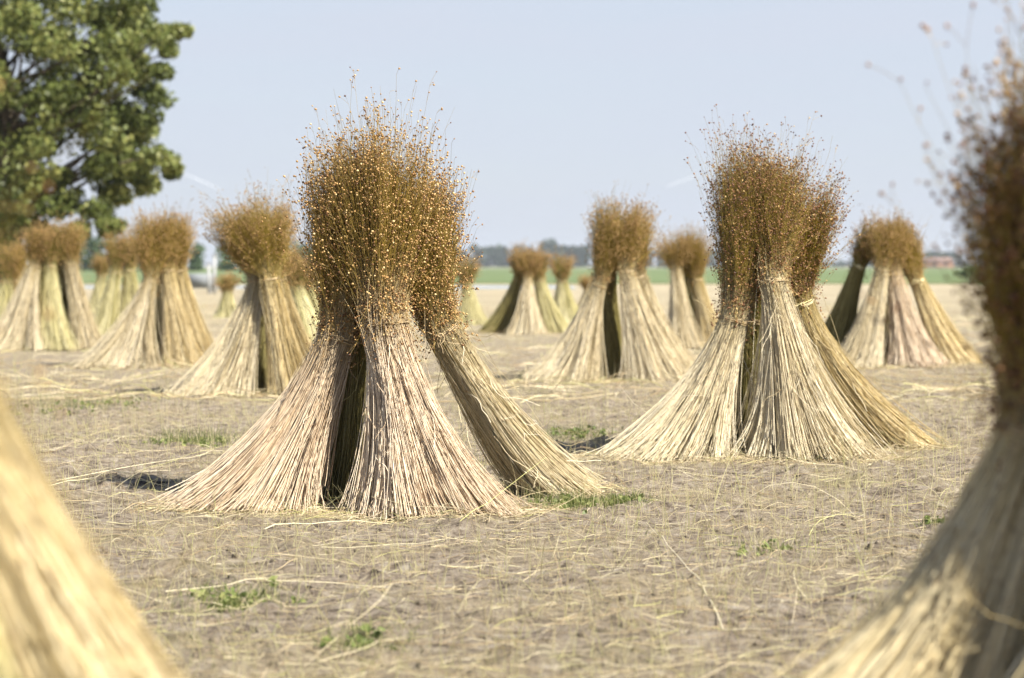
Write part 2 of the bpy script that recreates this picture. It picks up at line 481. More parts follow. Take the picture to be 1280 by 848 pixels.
    k0 = np.clip(fi.astype(int), 0, ku - 1); fr = (fi - k0)[:, None]
    U = P[:, kl - 1:, :]
    base = U[si, k0] * (1 - fr) + U[si, k0 + 1] * fr
    dirs = unit(U[si, k0 + 1] - U[si, k0])
    radial = unit((uv[si, :1] * e1 + uv[si, 1:] * e2) + rs.normal(0, .55, (M, 3)))
    blen = rs.uniform(.010, .034, M)[:, None] * (1.0 if detail == 'near' else 1.15)
    c = base + (dirs * rs.uniform(.3, 1.1, (M, 1)) + radial * rs.uniform(.25, .9, (M, 1))) * blen
    cr = rs.uniform(.0019, .0037, M) * {'near': 1, 'mid': 1.25, 'far': 1.7}[detail]
    cv = np.repeat(np.clip(rs.normal(.5, .25, (M, 1)), 0, 1), 3, 1)
    cm = caps or (CAPS if detail == 'near' else CAPS_FAR)
    if below:
        bi = rs.choice(N, below); bt = rs.uniform(.72, 1.0, below) ** .7 * (kl - 1); b0 = np.clip(bt.astype(int), 0, kl - 2); bf = (bt - b0)[:, None]
        bb = P[bi, b0] * (1 - bf) + P[bi, b0 + 1] * bf + unit(uv[bi, :1] * e1 + uv[bi, 1:] * e2) * .006 + rs.normal(0, .004, (below, 3))
        c = np.concatenate([c, bb]); cr = np.concatenate([cr, rs.uniform(.002, .0036, below)]); cv = np.concatenate([cv, np.repeat(rs.rand(below, 1) * .5, 3, 1)])
    V1, F1, v1 = blobs(c, cr, cv, lev, rs)
    sub = np.arange(M) if detail == 'near' else np.nonzero(rs.rand(M) < .55)[0]
    mid = (base[sub] + c[sub]) / 2 + dirs[sub] * .003
    PP = np.stack([base[sub], mid, c[sub]], 1)
    V2, Q2, v2 = tubes(PP, np.full((len(sub), 3), .0004 if detail == 'near' else .0008), np.repeat(rs.rand(len(sub), 1, 3), 3, 1))
    new_mesh('seed_head', np.concatenate([V1, V2]), [F1, Q2 + len(V1)], [cm, PEDI], root, np.concatenate([v1, v2]), [0, 1])
    # tie: wound straws
    nt_, kt = (6, 26) if detail == 'near' else (3, 16)
    tt = np.linspace(0, 2 * math.pi * 1.04, kt)
    PT = np.zeros((nt_, kt, 3))
    # keep every ring closed around the bundle
    for i in range(nt_):
        p0 = rs.rand() * 6.28; rr = rb * 1.05 + rs.uniform(.001, .005)
        off = rs.uniform(-.007, .007) + np.sin(tt + p0) * .004
        PT[i] = B + e1 * (np.cos(tt + p0) * rr)[:, None] + e2 * (np.sin(tt + p0) * rr)[:, None] + dm * off[:, None]
    V, Q, vv = tubes(PT, np.full(PT.shape[:2], .0011 if detail == 'near' else (.0035 if tie else .0017)), np.repeat(rs.rand(nt_, 1, 3), kt, 1), 4)
    if detail == 'near' and tie is None:
        cur = np.array([loose_curl(B - e2 * rb * 1.1 + e1 * rs.uniform(-rb, rb), rs.normal(0, 1, 3) + [0, -.6, -.2], rs.uniform(.03, .09), rs) for _ in range(7)])
        Vb, Qb, vb = tubes(cur, np.full(cur.shape[:2], .0008), np.repeat(rs.rand(7, 1, 3), 7, 1))
        Q = np.concatenate([Q, Qb + len(V)]); V = np.concatenate([V, Vb]); vv = np.concatenate([vv, vb])
    tb = new_mesh('tie_band', V, [Q], [tie or TIE], root, vv)
    if detail == 'near' or tie:
        kp = B - e2 * (rb * 1.12 + .003) + e1 * rs.uniform(-.4, .4) * rb
        tk = np.linspace(0, 2 * math.pi * 2.6, 34); rk = .0065 if detail == 'near' else .011
        kn = np.stack([np.cos(tk) * rk * (1 + .3 * np.sin(tk * .7)), np.sin(tk * 1.3) * rk * .5, np.sin(tk) * rk * .8], -1) + kp
        ends = [loose_curl(kp, np.array([sx, -.7, -.35]) + rs.normal(0, .25, 3), rs.uniform(.03, .06), rs, 8) for sx in (-1, 1)]
        K1 = tubes(kn[None], np.full((1, 34), .0014 if detail == 'near' else .003), np.full((1, 34, 3), .7), 4)
        K2 = tubes(np.array(ends), np.full((2, 8), .0011 if detail == 'near' else .0022), np.full((2, 8, 3), .5), 4)
        kv = np.concatenate([K1[0], K2[0]]); kq = np.concatenate([K1[1], K2[1] + len(K1[0])]); ka = np.concatenate([K1[2], K2[2]])
        ko = new_mesh('knot', kv - np.array(root.location), [kq], [tie or TIE], None, ka)
        ko.parent = tb
    return root

STOOKS = []
def stook(group, Yc, detail, rows, **kw):
    for i, r in enumerate(rows):
        r = dict(r); r.setdefault('seed', len(STOOKS) * 13 + 5)
        lab = r.pop('label')
        a = dict(kw); a.update(r)
        STOOKS.append(sheaf(lab, group, Yc, detail=detail, **a))

stook('sheaves of the large sharp front stook', 7.0, 'near', [
    dict(label='pinkish flax sheaf fanning out to the left of the largest sharp stook', foot=(296, -.15, .205), band=(420, 424, -.03), top=(428, 210, 0), rb=.05, rt=.088, straw='pink', headlow=.0),
    dict(label='pinkish flax sheaf facing the viewer in the middle of the largest sharp stook', foot=(545, -.28, .225), band=(484, 408, -.12), top=(474, 168, -.03), rb=.058, rt=.12, below=420, straw='pink', headlow=.02, flyers=.08),
    dict(label='slanting gold flax sheaf with open air under it, right side of the largest stook', foot=(700, .24, .12), band=(553, 412, .04), top=(504, 246, .0), rb=.048, rt=.10, straw='pale', headlow=.0, flat=.8),
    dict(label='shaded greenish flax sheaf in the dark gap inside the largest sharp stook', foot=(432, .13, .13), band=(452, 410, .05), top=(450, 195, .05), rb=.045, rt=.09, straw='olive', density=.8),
    dict(label='pale flax sheaf mostly hidden behind the slanting one of the largest stook', foot=(690, .55, .09), band=(548, 395, .28), top=(530, 235, .14), rb=.045, rt=.09, straw='pale', density=.7),
])
stook('sheaves of the sharp dark-headed stook', 8.75, 'near', [
    dict(label='pale flax sheaf sweeping left from the sharp stook with dark brown heads', foot=(834, -.18, .22), band=(917, 402, -.10), top=(928, 200, -.02), rb=.05, rt=.10, straw='pale', caps=CAPS_DARK),
    dict(label='broad pale flax sheaf facing the viewer in the sharp stook with dark brown heads', foot=(1020, -.22, .24), band=(968, 352, -.13), top=(968, 196, 0), rb=.044, rt=.115, straw='pale', caps=CAPS_DARK, headlow=.1),
    dict(label='gold flax sheaf with yellow twine behind the sharp dark-headed stook', foot=(1112, .28, .17), band=(1001, 378, .10), top=(1012, 240, .12), rb=.04, rt=.10, straw='gold', caps=CAPS_DARK, tie=TIE_YELLOW),
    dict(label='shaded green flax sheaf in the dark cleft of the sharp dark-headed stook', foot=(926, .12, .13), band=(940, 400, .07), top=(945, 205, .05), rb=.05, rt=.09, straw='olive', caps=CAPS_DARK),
])
stook('sheaves of the leaning stook with crossed heads', 12.7, 'mid', [
    dict(label='flax sheaf with feet to the left and head thrown left, in the crossed-head stook', foot=(266, -.12, .21), band=(322, 352, -.03), top=(280, 260, -.03), rb=.045, rt=.13, straw='pale'),
    dict(label='bright upright flax sheaf on the sunny side of the crossed-head stook', foot=(362, -.10, .115), band=(338, 350, -.12), top=(322, 248, -.08), rb=.045, rt=.17, straw='gold', headlow=.4),
    dict(label='flax sheaf half hidden behind the bright sheaf of the crossed-head stook', foot=(388, .28, .15), band=(346, 350, .10), top=(340, 255, .08), rb=.045, rt=.10, straw='gold'),
    dict(label='grey shaded flax sheaf in the middle of the crossed-head stook', foot=(322, .10, .10), band=(326, 360, .08), top=(310, 258, .05), rb=.045, rt=.10, straw='olive'),
])
stook('sheaves of the wide stook near the tree', 16.6, 'mid', [
    dict(label='wide fanned flax sheaf at the front of the second stook from the tree', foot=(144, -.2, .27), band=(187, 352, -.12), top=(186, 268, -.06), rb=.04, rt=.13, straw='pale', headlow=.35),
    dict(label='straight flax sheaf beside the wide fanned sheaf of the second stook from the tree', foot=(228, -.02, .15), band=(210, 338, .0), top=(212, 268, .0), rb=.042, rt=.12, straw='gold'),
    dict(label='outer slanting flax sheaf of the second stook from the tree, farthest from the trunk', foot=(258, .25, .14), band=(224, 338, .1), top=(216, 274, .06), rb=.045, rt=.10, straw='gold'),
    dict(label='shaded flax sheaf seen in the gap of the second stook from the tree', foot=(192, .2, .13), band=(200, 340, .1), top=(202, 270, .05), rb=.045, rt=.10, straw='olive'),
])
stook('sheaves of the stook under the tree', 19.6, 'mid', [
    dict(label='cream flax sheaf fanning to the left in the stook right under the tree', foot=(12, -.2, .25), band=(43, 332, -.08), top=(54, 286, -.03), rb=.042, rt=.12, straw='pale'),
    dict(label='yellow-green flax sheaf in the middle of the stook right under the tree', foot=(70, -.12, .17), band=(63, 333, -.06), top=(68, 282, -.03), rb=.038, rt=.12, straw='green'),
    dict(label='cream flax sheaf on the sunny side of the stook right under the tree', foot=(112, .05, .13), band=(89, 332, .0), top=(82, 280, .0), rb=.05, rt=.12, straw='pale'),
    dict(label='shaded flax sheaf under the tree, between the cream and yellow-green sheaves', foot=(42, .25, .14), band=(54, 334, .12), top=(60, 284, .06), rb=.045, rt=.10, straw='olive'),
    dict(label='shaded flax sheaf under the tree, behind the yellow-green sheaf on its sunny side', foot=(92, .3, .14), band=(78, 334, .12), top=(74, 284, .06), rb=.045, rt=.10, straw='olive'),
])
stook('sheaves of the stook cut by the picture edge', 24.0, 'far', [
    dict(label='blurred flax sheaf at the frame edge, behind the stook under the tree', foot=(-12, 0, .25), band=(8, 352, 0), top=(12, 308, 0), rb=.06, rt=.13, straw='green'),
    dict(label='blurred flax sheaf between the frame-edge sheaf and the stook under the tree', foot=(28, .1, .22), band=(22, 350, .05), top=(24, 304, .05), rb=.06, rt=.11, straw='gold'),
])
stook('sheaves of the green stook behind the wide one', 24.0, 'far', [
    dict(label='light green flax sheaf peeping out to the left behind the wide fanned sheaf', foot=(128, 0, .18), band=(145, 340, 0), top=(148, 294, 0), rb=.055, rt=.09, straw='green'),
    dict(label='green flax sheaf close behind the head of the wide fanned sheaf', foot=(168, .1, .18), band=(162, 338, .05), top=(162, 290, .05), rb=.055, rt=.10, straw='green'),
])
stook('sheaves of far small stooks', 34.0, 'far', [
    dict(label='tiny distant flax sheaf showing only its head between the first two stooks', foot=(122, 0, .2), band=(127, 345, 0), top=(127, 320, 0), rb=.06, rt=.12, straw='green'),
    dict(label='tiny distant flax sheaf with low greenish head beside grey posts', foot=(284, -2, .2), band=(284, 365, -2), top=(284, 343, -2), rb=.06, rt=.13, straw='green'),
    dict(label='tiny distant flax sheaf tucked behind the dark split stook', foot=(736, 2, .25), band=(736, 362, 2), top=(735, 345, 2), rb=.07, rt=.13, straw='gold'),
])
stook('sheaves of the stook behind the crossed-head one', 20.5, 'far', [
    dict(label='blurred flax sheaf with dark head just behind the crossed-head stook', foot=(392, -.1, .2), band=(372, 362, 0), top=(366, 322, 0), rb=.055, rt=.12, straw='green'),
    dict(label='blurred flax sheaf half behind the largest stook, near its dark edge', foot=(420, .1, .2), band=(388, 360, .1), top=(384, 325, .1), rb=.055, rt=.10, straw='green'),
    dict(label='thin blurred flax sheaf peeping over the sunny side of the crossed-head stook', foot=(350, .2, .2), band=(358, 350, .1), top=(356, 313, .1), rb=.05, rt=.10, straw='gold'),
])
stook('sheaves of the dark split stook', 14.3, 'mid', [
    dict(label='pale flax sheaf slanting left from the tall split stook in mid field', foot=(702, -.15, .21), band=(748, 358, -.1), top=(778, 258, -.06), rb=.04, rt=.12, straw='pale', headlow=.05),
    dict(label='broad cream flax sheaf on the sunny side of the tall split stook', foot=(822, -.12, .20), band=(783, 340, -.1), top=(786, 258, -.04), rb=.042, rt=.11, straw='pale', headlow=.2),
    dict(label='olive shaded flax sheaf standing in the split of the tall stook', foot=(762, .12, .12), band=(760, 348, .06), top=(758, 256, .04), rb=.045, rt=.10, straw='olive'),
    dict(label='flax sheaf leaning out behind the broad cream sheaf of the split stook', foot=(852, .2, .15), band=(797, 345, .1), top=(792, 262, .05), rb=.045, rt=.10, straw='pale'),
])
stook('sheaves of the round-headed stook behind', 20.0, 'mid', [
    dict(label='cream flax sheaf with round brown head between the split stook and the dark-headed one', foot=(856, -.1, .15), band=(845, 338, -.08), top=(842, 294, -.03), rb=.04, rt=.14, straw='pale'),
    dict(label='flax sheaf partly behind the dark-headed stook, beside the cream round-headed sheaf', foot=(897, .0, .15), band=(872, 350, .0), top=(868, 290, .0), rb=.042, rt=.12, straw='gold'),
    dict(label='narrow olive flax sheaf in the dark gap of the round-headed stook', foot=(868, .12, .10), band=(860, 350, .04), top=(856, 292, .03), rb=.04, rt=.1, straw='olive'),
])
stook('sheaves of the blurred stook in front of the far wood', 24.6, 'far', [
    dict(label='cream blurred flax sheaf with a wide brown head before the far wood', foot=(657, -.2, .19), band=(660, 350, -.08), top=(661, 312, -.03), rb=.042, rt=.15, straw='pale'),
    dict(label='dark green flax sheaf slanting left from the blurred stook before the wood', foot=(615, .1, .15), band=(648, 350, .02), top=(655, 314, 0), rb=.045, rt=.12, straw='olive'),
    dict(label='yellowish flax sheaf slanting right from the blurred stook before the wood', foot=(694, .1, .2), band=(674, 350, .02), top=(670, 313, 0), rb=.055, rt=.11, straw='green'),
])
stook('sheaves of two small distant stooks', 28.0, 'far', [
    dict(label='small distant flax sheaf just right of the blurred stook before the wood', foot=(710, 0, .25), band=(703, 352, 0), top=(703, 320, 0), rb=.06, rt=.13, straw='green'),
    dict(label='small distant flax sheaf beside the slanting sheaf of the largest stook', foot=(590, 0, .2), band=(584, 358, 0), top=(584, 325, 0), rb=.06, rt=.13, straw='green'),
])
stook('sheaves of the squat stook near the green strip', 16.4, 'mid', [
    dict(label='dark olive flax sheaf slanting left from the squat stook', foot=(1034, .22, .15), band=(1074, 332, .08), top=(1096, 278, .04), rb=.042, rt=.09, straw='olive', caps=CAPS_DARK, tie=TIE_YELLOW),
    dict(label='cream flax sheaf facing the viewer in the squat stook', foot=(1072, -.2, .18), band=(1103, 340, -.1), top=(1108, 280, -.04), rb=.05, rt=.10, straw='pale'),
    dict(label='pinkish flax sheaf in the centre of the squat stook', foot=(1150, -.22, .20), band=(1118, 345, -.08), top=(1113, 276, -.02), rb=.05, rt=.10, straw='pink', headlow=.3),
    dict(label='flax sheaf with thick pale tie at the sunny side of the squat stook', foot=(1194, .0, .12), band=(1146, 352, -.02), top=(1122, 277, -.02), rb=.045, rt=.09, straw='gold', tie=TIE_YELLOW),
    dict(label='outermost flax sheaf of the squat stook, behind the one with thick tie', foot=(1205, .35, .13), band=(1144, 345, .12), top=(1118, 280, .06), rb=.045, rt=.09, straw='gold'),
    dict(label='shaded flax sheaf deep inside the squat stook', foot=(1108, .1, .13), band=(1110, 345, .06), top=(1110, 282, .03), rb=.045, rt=.09, straw='olive'),
])
stook('sheaves of the close dark stook', 2.86, 'near', [
    dict(label='large close blurred flax sheaf with dark seed head cut by the picture edge', foot=(1045, -.05, .26), band=(1303, 545, 0), top=(1292, 165, 0), rb=.05, rt=.055, straw='gold', caps=CAPS_DARK, flyers=.10, headlow=.0),
    dict(label='close pale flax sheaf fanning out below the dark one at the picture edge', foot=(1370, -.3, .27), band=(1465, 560, -.16), top=(1470, 10, -.12), rb=.06, rt=.13, straw='gold', headlow=.2),
    dict(label='close flax sheaf in the rear of the dark edge stook', foot=(1330, .35, .2), band=(1350, 540, .14), top=(1365, 60, .06), rb=.05, rt=.09, straw='green', density=.6),
])
stook('sheaves of the closest pale stook', 2.0, 'near', [
    dict(label='very close blurred cream flax sheaf filling the lower picture corner', foot=(330, -.05, .24), band=(-120, 455, 0), top=(-265, 40, 0), rb=.055, rt=.085, straw='gold', flyers=.06),
    dict(label='very close greenish flax sheaf low in the corner beside the cream one', foot=(-120, -.16, .2), band=(-200, 450, -.1), top=(-330, 60, -.05), rb=.05, rt=.085, straw='green', density=.8),
])

# ------------------------------------------------------------------ tree by the field
LEAF = var_mat('tree_leaf', [(0, (.04, .055, .015)), (.5, (.12, .15, .04)), (1, (.27, .27, .085))], rough=.5, transl=.25, spec=.35)
BARK = noise_mat('tree_bark', (.06, .05, .04), (.16, .13, .10), 6, .9, (1, 1, .2))

def leaves_mesh(name, C, Rc, per, size, mat, parent, rs, tone=None):
    """clumps of small leaf faces round the centres C"""
    n = len(C) * per
    ci = np.repeat(np.arange(len(C)), per)
    d = unit(rs.normal(0, 1, (n, 3)))
    p = C[ci] + d * (Rc[ci] * (rs.rand(n) ** .45))[:, None] * np.array([1.15, 1.15, .8])
    a = unit(rs.normal(0, 1, (n, 3)) + np.array([0, 0, -.5])); b = unit(np.cross(a, rs.normal(0, 1, (n, 3))))
    s = (size * rs.uniform(.6, 1.3, n))[:, None]
    V = np.stack([p - a * s * .6, p + b * s * .36, p + a * s * .7, p - b * s * .36], 1).reshape(-1, 3)
    Q = np.arange(n * 4).reshape(-1, 4)
    t = rs.rand(len(C))[ci] * .45 + rs.rand(n) * .55
    return new_mesh(name, V, [Q], [mat], parent, np.repeat(np.repeat(t[:, None], 3, 1)[:, None], 4, 1).reshape(-1, 3), smooth=False)

def branches(name, segs, mat, parent, rs):
    P, R = [], []
    for p0, p1, r0, r1 in segs:
        p0 = np.array(p0, float); p1 = np.array(p1, float); t = np.linspace(0, 1, 7)
        L = np.linalg.norm(p1 - p0); off = rs.normal(0, .07 * L, 3)
        P.append(p0 + (p1 - p0) * t[:, None] + off * np.sin(t * math.pi)[:, None]); R.append(r0 + (r1 - r0) * t)
    P = np.array(P); R = np.array(R)
    V, Q, vv = tubes(P, R, np.zeros(P.shape), 7)
    return new_mesh(name, V, [Q], [mat], parent, vv)

rs = np.random.RandomState(11)
TY = 45.0
tx = W(20, 333, TY)[0]
tree = thing('leafy_tree', 'big leafy green tree standing alone behind the stooks, cut by the picture edge', 'tree', (tx, TY, 0))
explicit = [(228, 40, .3), (222, 60, .25), (205, 35, .4), (213, 92, .3), (195, 118, .45), (190, 150, .4), (178, 165, .5), (205, 205, .4), (222, 212, .25), (185, 222, .4), (196, 232, .3),
            (165, 210, .5), (150, 235, .4), (120, 262, .45), (135, 280, .3), (100, 285, .3), (80, 255, .45), (60, 262, .4), (45, 285, .4), (20, 270, .5), (5, 295, .4), (180, 10, .5), (150, 20, .6), (140, 60, .6), (160, 90, .6),
            (120, 110, .6), (150, 140, .5), (130, 170, .6), (110, 150, .6), (145, 190, .5), (70, 220, .4), (40, 235, .5), (20, 220, .6), (170, 55, .5), (180, 80, .45), (125, 215, .4), (165, 180, .5), (60, 150, .6), (80, 120, .6), (100, 70, .6), (30, 180, .6), (90, 20, .7), (50, 50, .6), (20, 20, .7)]
C = []; RC = []
for px, py, r in explicit:
    px -= 9 if px > 150 else 0
    for k in range(3):
        c = W(px + rs.normal(0, 5), py + rs.normal(0, 5), TY + rs.uniform(-1.5, 1.5)); C.append(c); RC.append(r * .8)
cen = np.array([tx - .9, TY, 5.4])
holes = [(40, 95, 14), (15, 75, 9), (92, 200, 13), (70, 190, 8), (205, 150, 12), (215, 175, 14), (158, 245, 10), (110, 240, 7)]
while len(C) < 470:
    d = unit(rs.normal(0, 1, 3)); c = cen + d * rs.rand() ** .33 * np.array([3.9, 3.9, 4.6])
    if c[2] < 1.5: continue
    px = 640 + c[0] / c[1] * F; py = 333 - (c[2] - CAMZ) / c[1] * F
    if any((px - hx) ** 2 + (py - hy) ** 2 < (hr + 9) ** 2 for hx, hy, hr in holes): continue
    if px > 180 and py > 0: continue
    if py > 180 and px > 150: continue
    C.append(c); RC.append(rs.uniform(.3, .6))
C = np.array(C); RC = np.array(RC)
leaves_mesh('crown', C, RC * .85, 210, .095, LEAF, tree, rs)
segs = [((tx, TY, -.2), (tx - .1, TY, 2.2), .42, .30), ((tx - .1, TY, 2.2), (tx - .6, TY, 5.5), .30, .16), ((tx - .6, TY, 5.5), (tx - .9, TY, 8.8), .16, .04)]
for i in rs.choice(len(C), 75, replace=False):
    c = C[i]; z0 = min(max(1.7, c[2] - 1.6), 7.0)
    o = np.array([tx - .1 - .11 * max(0, z0 - 2.2), TY, z0])
    segs.append((o, c, .055, .012))
trunk = branches('trunk', segs, BARK, tree, rs)

# ------------------------------------------------------------------ far woods, house, posts
WOOD = var_mat('wood_foliage', [(0, (.022, .045, .02)), (.5, (.045, .08, .03)), (1, (.09, .12, .045))], rough=.7)
FARW = var_mat('far_foliage', [(0, (.014, .03, .018)), (.5, (.028, .048, .03)), (1, (.055, .075, .045))], rough=.8, spec=.1)
def wood(name, Y, spans, depth, clump, per, size, rs, mat):
    C = []; RC = []
    for x0, x1, t0, t1 in spans:
        n = int((x1 - x0) * Y / F / clump * 2.2)
        for i in range(n):
            u = rs.rand(); px = x0 + (x1 - x0) * u
            hgt = (333 - (t0 + (t1 - t0) * u)) / F * Y + CAMZ
            hgt *= .82 + .3 * lattice_noise(np.array(px * 1.0), np.array(3.), 9, 21)
            y = Y + rs.uniform(0, depth)
            for z in np.arange(clump * .4, hgt - clump * .35, clump * .8):
                C.append(((px - 640) / F * Y + rs.normal(0, clump * .3), y, z + rs.normal(0, clump * .15))); RC.append(clump * rs.uniform(.6, .95))
    o = leaves_mesh(name, np.array(C), np.array(RC), per, size, mat, None, rs)
    return tag(o, kind='stuff')
rs = np.random.RandomState(5)
wood('far_wood', 1500, [(380, 520, 312, 310), (520, 640, 312, 306), (640, 750, 308, 300), (750, 900, 306, 311), (900, 1010, 312, 322), (1010, 1150, 325, 326), (1150, 1215, 316, 312), (1215, 1420, 322, 318)], 60, 4.0, 26, 2.4, rs, FARW)
wood('hedgerow', 330, [(-160, 60, 300, 305), (60, 150, 296, 290), (150, 250, 296, 303), (250, 300, 306, 300), (300, 400, 296, 304), (400, 470, 306, 318)], 12, 1.1, 22, .5, rs, WOOD)

def box(x0, x1, y0, y1, z0, z1):
    v = np.array([(x, y, z) for x in (x0, x1) for y in (y0, y1) for z in (z0, z1)], float)
    f = np.array([(0, 1, 3, 2), (4, 6, 7, 5), (0, 4, 5, 1), (2, 3, 7, 6), (0, 2, 6, 4), (1, 5, 7, 3)])
    return v, f
def flat_mat(name, c, rough=.7):
    return noise_mat(name, tuple(x * .85 for x in c), tuple(min(1, x * 1.1) for x in c), 4, rough)
# farmhouse with red roof
hx = W(1166, 333, 900)[0]
house = thing('farmhouse', 'tiny far farmhouse with a reddish roof near the dark edge stook', 'house', (hx, 900, 0))
v, f = box(hx - 7, hx + 7, 896, 904, 0, 2.6); new_mesh('wall', v, [f], [flat_mat('brick_wall', (.42, .25, .19))], house, smooth=False)
v = np.array([(hx - 7.4, 895.4, 2.5), (hx + 7.4, 895.4, 2.5), (hx + 7.4, 904.6, 2.5), (hx - 7.4, 904.6, 2.5), (hx - 6.5, 900, 4.0), (hx + 6.5, 900, 4.0)])
new_mesh('roof', v, [np.array([(0, 1, 5, 4), (2, 3, 4, 5), (3, 2, 1, 0)]), np.array([(1, 2, 5), (3, 0, 4)])], [flat_mat('red_roof', (.22, .15, .13))], house, smooth=False)
for k in (-4.2, 0, 4.2):
    v, f = box(hx + k - .6, hx + k + .6, 895.9, 895.96, .9, 2.0); new_mesh('window', v, [f], [flat_mat('dark_pane', (.05, .06, .07), .2)], house, smooth=False)
# shrub at the edge of the green field
sx_ = W(1190, 333, 92)[0]
sh = thing('shrub', 'dark green shrub at the edge of the green field strip', 'shrub', (sx_, 88, 0))
Cs = np.array([(sx_ + rs.normal(0, .28), 88 + rs.normal(0, .3), rs.uniform(.25, .62)) for _ in range(14)])
leaves_mesh('foliage', Cs, np.full(14, .22), 60, .08, WOOD, sh, rs)
branches('stem', [((sx_, 88, 0), tuple(c), .02, .006) for c in Cs[:7]], BARK, sh, rs)
# two grey posts with a white board
GREY = flat_mat('weathered_post', (.34, .35, .36)); WHITE = flat_mat('white_board', (.2, .22, .24))
for px, top, lab in ((268, 320, 'taller grey post standing behind the tiny greenish sheaf'), (261, 330, 'shorter grey post next to the taller grey post')):
    p = W(px, top, 60)
    v, f = box(p[0] - .035, p[0] + .035, 59.97, 60.04, -.1, p[2])
    t = thing('post', lab, 'post', (p[0], 60, 0), 'grey posts in the field')
    new_mesh('pole', v, [f], [GREY], t, smooth=False)
    v, f = box(p[0] - .05, p[0] + .05, 59.95, 60.06, p[2], p[2] + .03); new_mesh('cap', v, [f], [GREY], t, smooth=False)
p = W(252, 358, 62)
t = thing('trough', 'low white trough standing beside the two grey posts', 'trough', (p[0], 62, 0))
v = np.array([(p[0] - .36, 61.8, .12), (p[0] + .30, 61.8, .12), (p[0] + .30, 62.2, .12), (p[0] - .36, 62.2, .12), (p[0] - .42, 61.7, .5), (p[0] + .36, 61.7, .5), (p[0] + .36, 62.3, .5), (p[0] - .42, 62.3, .5),
              (p[0] - .38, 61.74, .5), (p[0] + .32, 61.74, .5), (p[0] + .32, 62.26, .5), (p[0] - .38, 62.26, .5), (p[0] - .33, 61.85, .18), (p[0] + .27, 61.85, .18), (p[0] + .27, 62.15, .18), (p[0] - .33, 62.15, .18)])
new_mesh('tub', v, [np.array([(0, 1, 5, 4), (1, 2, 6, 5), (2, 3, 7, 6), (3, 0, 4, 7), (3, 2, 1, 0), (4, 5, 9, 8), (5, 6, 10, 9), (6, 7, 11, 10), (7, 4, 8, 11), (8, 9, 13, 12), (9, 10, 14, 13), (10, 11, 15, 14), (11, 8, 12, 15), (12, 13, 14, 15)])], [WHITE], t, smooth=False)
for k in (-.28, .22):
    v, f = box(p[0] + k - .03, p[0] + k + .03, 61.8, 62.2, -.02, .12); new_mesh('leg', v, [f], [GREY], t, smooth=False)

# gossamer threads catching the light
m, nt, pp, out = mat_new('spider_silk'); pp.inputs['Base Color'].default_value = (.9, .92, .95, 1); pp.inputs['Roughness'].default_value = .3
def silk(a, b, Y, r, lab, sag):
    t = np.linspace(0, 1, 14)
    A, B_ = W(*a, Y), W(*b, Y)
    P = (A + (B_ - A) * t[:, None]); P[:, 2] -= np.sin(t * math.pi) * sag
    V, Q, vv = tubes(P[None], (r * (.3 + .7 * np.sin(t * math.pi) ** .5))[None], np.zeros((1, 14, 3)), 5)
    return tag(new_mesh('contrail', V, [Q], [m]), lab, 'contrail', 'short white streaks in the sky')
silk((222, 214), (276, 237), 7000, .7, 'thin white streak in the sky between the tree and the crossed heads', 0)
silk((832, 234), (872, 219), 7000, .6, 'thin white streak in the sky beside the sharp dark-headed stook', 0)

# ------------------------------------------------------------------ litter, dry grass, clods, weeds
rs = np.random.RandomState(21)
LIT = var_mat('straw_litter', [(0, (.34, .24, .13)), (.4, (.56, .45, .28)), (.8, (.74, .66, .46)), (1, (.60, .58, .22))], rough=.6, transl=.1)
def area(n, y0, y1, pw=1.0):
    """points on the ground spread over the wedge the camera could see, with a margin"""
    y = y0 + (y1 - y0) * rs.rand(n) ** pw
    x = (rs.rand(n) * 2 - 1) * (.25 * y + .35)
    return x, y
def litter(name, n, y0, y1, Lr, rad, arch, pw, xy=None):
    x, y = xy if xy is not None else area(n, y0, y1, pw)
    L = rs.uniform(*Lr, n); a = rs.rand(n) * 6.283; K = 7
    t = np.linspace(-.5, .5, K)[None]
    bend = rs.normal(0, .3, (n, 1))
    ang = a[:, None] + bend * t
    dx = np.cumsum(np.cos(ang) * (L / K)[:, None], 1); dy = np.cumsum(np.sin(ang) * (L / K)[:, None], 1)
    X = x[:, None] + dx - dx.mean(1, keepdims=True); Y = y[:, None] + dy - dy.mean(1, keepdims=True)
    Z = ground_z(X, Y)
    Z = Z.max(1, keepdims=True) * .5 + Z * .5 + .0015
    up = np.abs(rs.normal(0, arch, (n, 1))) * L[:, None]
    tilt = rs.choice([-1, 0, 1], (n, 1))
    Z = Z + up * (np.where(tilt == 0, np.clip(1 - (2 * t) ** 2, 0, 1), np.clip(tilt * t + .5, 0, 1)))
    P = np.stack([X, Y, Z], -1)
    R = rad * rs.uniform(.5, 1.3, (n, 1)) * np.linspace(1.1, .6, K)[None]
    V, Q, vv = tubes(P, R, np.repeat(rs.rand(n, 1, 3), K, 1))
    return V, Q, vv
parts = [litter('a', 11000, 3.6, 13, (.02, .12), .00065, .08, 1.3), litter('b', 700, 3.6, 14, (.15, .45), .0008, .14, 1.2), litter('c', 3800, 12, 42, (.15, .5), .0028, .10, 1.3)]
